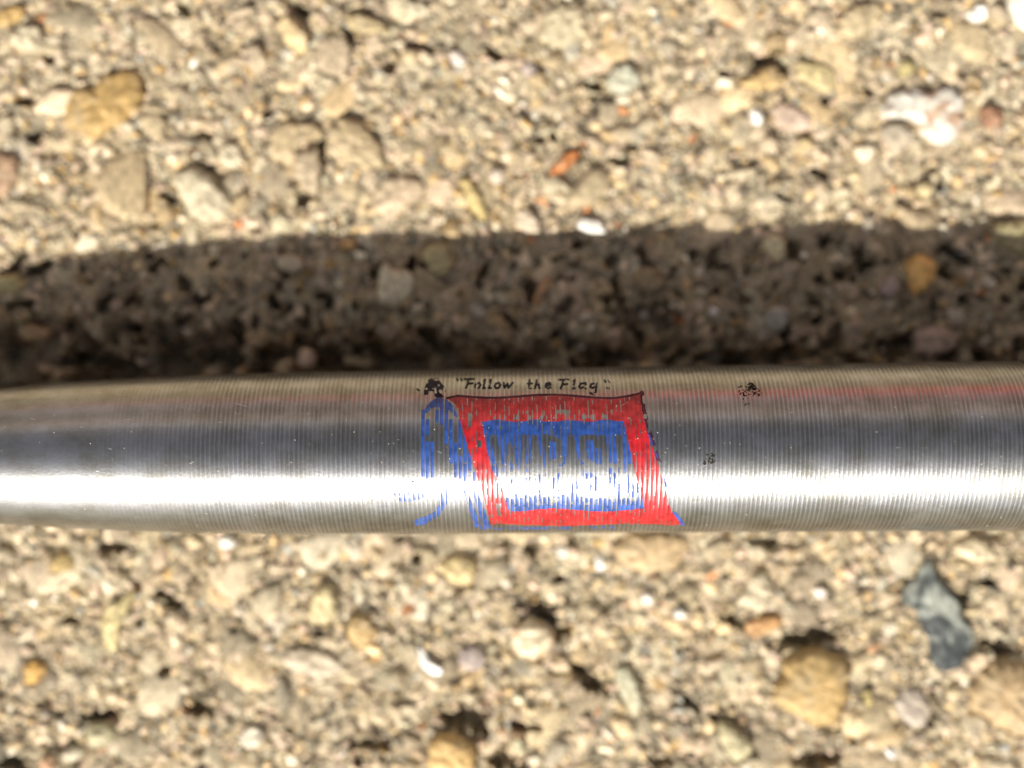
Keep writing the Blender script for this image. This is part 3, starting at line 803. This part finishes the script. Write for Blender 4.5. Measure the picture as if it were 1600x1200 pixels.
bare = letd < 4.4 + (wear2 - .5) * 3
blue |= m_in & ~crest & ~bare & ((PYc < 725) | (wear < .62 - .2 * (wear2 > .5)))
blue |= m_in & (PYc > 779 + edge_j * 2) & ~crest & (wear < .72)
blue |= m_in & (PYc > 789 + edge_j) & ~(crest & (wear > .45))
blue &= ~(wear2 * .5 + wear * .5 > .90)

# figure holding the flag
fig_solid = P_([(660,648),(665,637),(673,627),(684,620),(697,623),(708,635),(716,652),(710,650),(702,641),(692,637),(676,636),(668,644)])
fig = fig_solid & ~(crest & (wear > .6))
FST = [(659,640,705),(660,705,745),(667,655,680),(667,690,748),(674,690,746),(682,640,660),(689,636,664),(697,640,694),
       (704,655,724),(711,692,746),(718,655,700),(718,712,748),(725,676,722),(725,725,752),(733,708,736),(740,738,752)]
fs = np.zeros(PXc.shape, bool)
for (sx, a, b) in FST:
    fs |= (np.abs(GPX - sx) < 3.5) & (PYc > a) & (PYc < b)
low = P_([(614,771),(640,768),(668,771),(660,779),(640,784),(622,783)]) & (wear < .75)
tail = np.minimum(np.minimum(seg_d(696,766,694,785), seg_d(694,785,682,803)), seg_d(682,803,660,816)) < 4.6
tail |= (seg_d(664,812,652,816) < 5.0) | (seg_d(686,766,690,790) < 3.2)
leg = P_([(724,766),(730,766),(752,824),(742,824)]) | P_([(737,766),(745,766),(768,826),(756,826)])
fig |= (fs | low | tail | leg) & ~crest
fig |= (seg_d(745,826,960,824) < 1.6) & (wear < .5) & ~crest            # worn lower edge line
fig |= P_([(1050,800),(1056,800),(1070,820),(1064,822)])
fig |= (seg_d(1014,680,1041,760) < 2.0) & (wear < .55)
fig &= ~m_out | (PXc > 1010)
head = P_([(664,604),(668,594),(677,589),(684,591),(691,600),(697,607),(696,612),(690,609),(689,614),(694,620),(684,622),(676,618),(666,622),(662,614)])
head &= ~(seg_d(675,614,676,618) < 3.0) & ~(seg_d(688,611,692,614) < 2.6) & (wear < .72)
head |= seg_d(652,608,655,610) < 1.4

# lettering: slanted hand-drawn capitals and lower case, 6 px x-height
GL = {'F': [(0,0,1.6,5),(1.6,5,2.6,11),(-1.5,11,7.5,11.5),(1.8,6,6.5,6.5)],
      'o': [(0,2,.8,5),(.8,5,3.2,6),(3.2,6,4.2,3.5),(4.2,3.5,3,.4),(3,.4,.8,0),(.8,0,0,2)],
      'l': [(0,0,2,11),(2,11,.8,9),(0,0,2,.3)],
      'w': [(0,6,.4,.3),(.4,.3,3,5),(3,5,3.4,.3),(3.4,.3,6.8,6)],
      't': [(1,10,.2,1),(.2,1,2,.2),(-.8,6.6,3.2,6.8)],
      'h': [(0,0,1.8,11),(.6,4,3.4,6),(3.4,6,4.2,0)],
      'e': [(.4,3,4,3.6),(4,3.6,3.2,6),(3.2,6,.8,5),(.8,5,.2,2),(.2,2,1.6,0),(1.6,0,4,.8)],
      'a': [(4.6,6,1,5.4),(1,5.4,0,2),(0,2,1.4,.2),(1.4,.2,4,2.4),(4.9,6,4.6,0)],
      'g': [(4.6,6,1,5.4),(1,5.4,0,2.4),(0,2.4,1.6,.8),(1.6,.8,4.2,2.6),(4.9,6,4.2,-4),(4.2,-4,2.4,-6),(2.4,-6,.2,-4.6)],
      '"': [(0,11,.5,8.5),(3,11,3.5,8.5)]}
lay = [('"',717),('F',728),('o',741),('l',751),('l',759),('o',766),('w',776),('w',-1),
       ('t',824),('h',833),('e',843),('F',871),('l',889),('a',896),('g',917),('"',940)]
lay = [('"',714,596.5),('F',728,606),('o',742,606.5),('l',755,606.5),('l',764,606.5),('o',773,606.5),('w',787,606.5),
       ('t',826,606.5),('h',836,606.5),('e',852,606.5),('F',876,607),('l',895,607),('a',905,607),('g',922,607.5),('"',945,599)]
txt = np.full(PXc.shape, 99.0)
for ch, ox, oy in lay:
    sc = 1.15 if ch in 'FLthl' else 1.5
    if ch == '"':
        oy += 9
    for (a, b, c, d) in GL[ch]:
        txt = np.minimum(txt, seg_d(ox + a * sc * 1.4, oy - b * sc * .95 if b < 7 else oy - 6 - (b - 6) * .9 - 3, ox + c * sc * 1.4, oy - d * sc * .95 if d < 7 else oy - 6 - (d - 6) * .9 - 3))
text = (txt < 1.7) & (wear < .84)

dirt = np.zeros(PXc.shape, bool)
for (x, y, r, th) in ((1173,603,5.5,.75),(1178,606,4,.8),(1163,612,9,.42),(1182,615,8,.40),(1157,606,4,.5),(1110,716,9,.42),(1103,722,5,.4),(645,753,1.5,1),(1168,625,10,.22),(950,606,3,.4)):
    dirt |= (np.hypot(PXc - x, PYc - y) < r) & (vnoise(PXc / 2.2, PYc / 2.2, 19) < th)

n1, n2 = len(pxa), len(ppa)
II = np.arange(n1 * n2).reshape(n2, n1)
Q = np.stack([II[:-1, :-1], II[1:, :-1], II[1:, 1:], II[:-1, 1:]], -1)
def ink(name, mask, mat, parent, lift):
    q = Q[mask]
    used, inv = np.unique(q, return_inverse=True)
    co = surf(IX, IP, lift).reshape(-1, 3)[used]
    return link(name, mesh_np(name, co * MM, quads=inv.reshape(-1, 4)), mat, parent)
fl = ink('printed_flag', red, M_red, pen, .0040)
fl['label'] = 'red wavy border of the printed flag'
f2 = ink('flag_field', blue, M_blue, fl, .0042)
f2['label'] = 'blue field of the flag with worn letters WABASH'
ink('flag_outline', outline, M_maroon, fl, .0046)
fg = ink('printed_figure', fig & ~red, M_blue, pen, .0050)
fg['label'] = 'worn blue figure holding the flag'
ink('figure_head', head, M_dark, fg, .0056)
ink('lettering', text, M_dark, pen, .0060)['label'] = 'dark script words Follow the Flag'
ink('grime_spot', dirt, M_dirt, pen, .0066)

# pale dust grains lying on the barrel, and a few short bright scratches
def barrel_bits(name, items, mat, label):
    V, T = [], []
    for (xm, ph, r, st, an) in items:
        k0 = len(V); n = 6
        c = surf(np.array(xm), np.array(ph), 0.004)
        tx = np.array([1.0, 0, 0]); tp = np.array([0, -math.cos(ph), -math.sin(ph)]); nn = np.array([0, -math.sin(ph), math.cos(ph)])
        u = tx * math.cos(an) + tp * math.sin(an); w = -tx * math.sin(an) + tp * math.cos(an)
        for k in range(n):
            a = k / n * 6.283
            V.append(c + u * r * st * math.cos(a) + w * r * math.sin(a) * (.7 + .5 * rng.random()))
        V.append(c + nn * r * (.9 if st < 2 else .25))
        for k in range(n):
            T.append((k0 + k, k0 + (k + 1) % n, k0 + n))
    o = link(name, mesh_np(name, np.array(V) * MM, tris=T), mat, pen)
    o['label'] = label
    o['kind'] = 'stuff'
md, n_, l_, b_ = new_mat('pale_dust'); b_.inputs['Base Color'].default_value = (.55, .50, .40, 1); b_.inputs['Roughness'].default_value = .9
its = []
for _ in range(260):
    xm = rng.uniform(-29, 28); ph = rng.uniform(-1.0, 1.3)
    if _ < 120:
        ph = rng.normal(-.1, .3); xm = rng.normal(3, 9)
    its.append((xm, ph, rng.uniform(.012, .034), rng.uniform(1, 1.6), rng.random() * 3.1))
barrel_bits('dust', its, md, 'pale dust grains sprinkled over the barrel')
its = []
for _ in range(26):
    its.append((rng.uniform(-29, 28), rng.uniform(-.9, .9), .011, rng.uniform(6, 26), rng.uniform(-.6, .6)))
its += [((375 - 800) * S_PX * .95, -.66, .018, 26, .35), ((48 - 800) * S_PX * .95, -.55, .02, 14, .3)]
ms, n_, l_, b_ = new_mat('bright_scratch'); b_.inputs['Base Color'].default_value = (.7, .7, .68, 1); b_.inputs['Metallic'].default_value = .7; b_.inputs['Roughness'].default_value = .5
barrel_bits('scratches', its, ms, 'short bright scratches on the barrel')
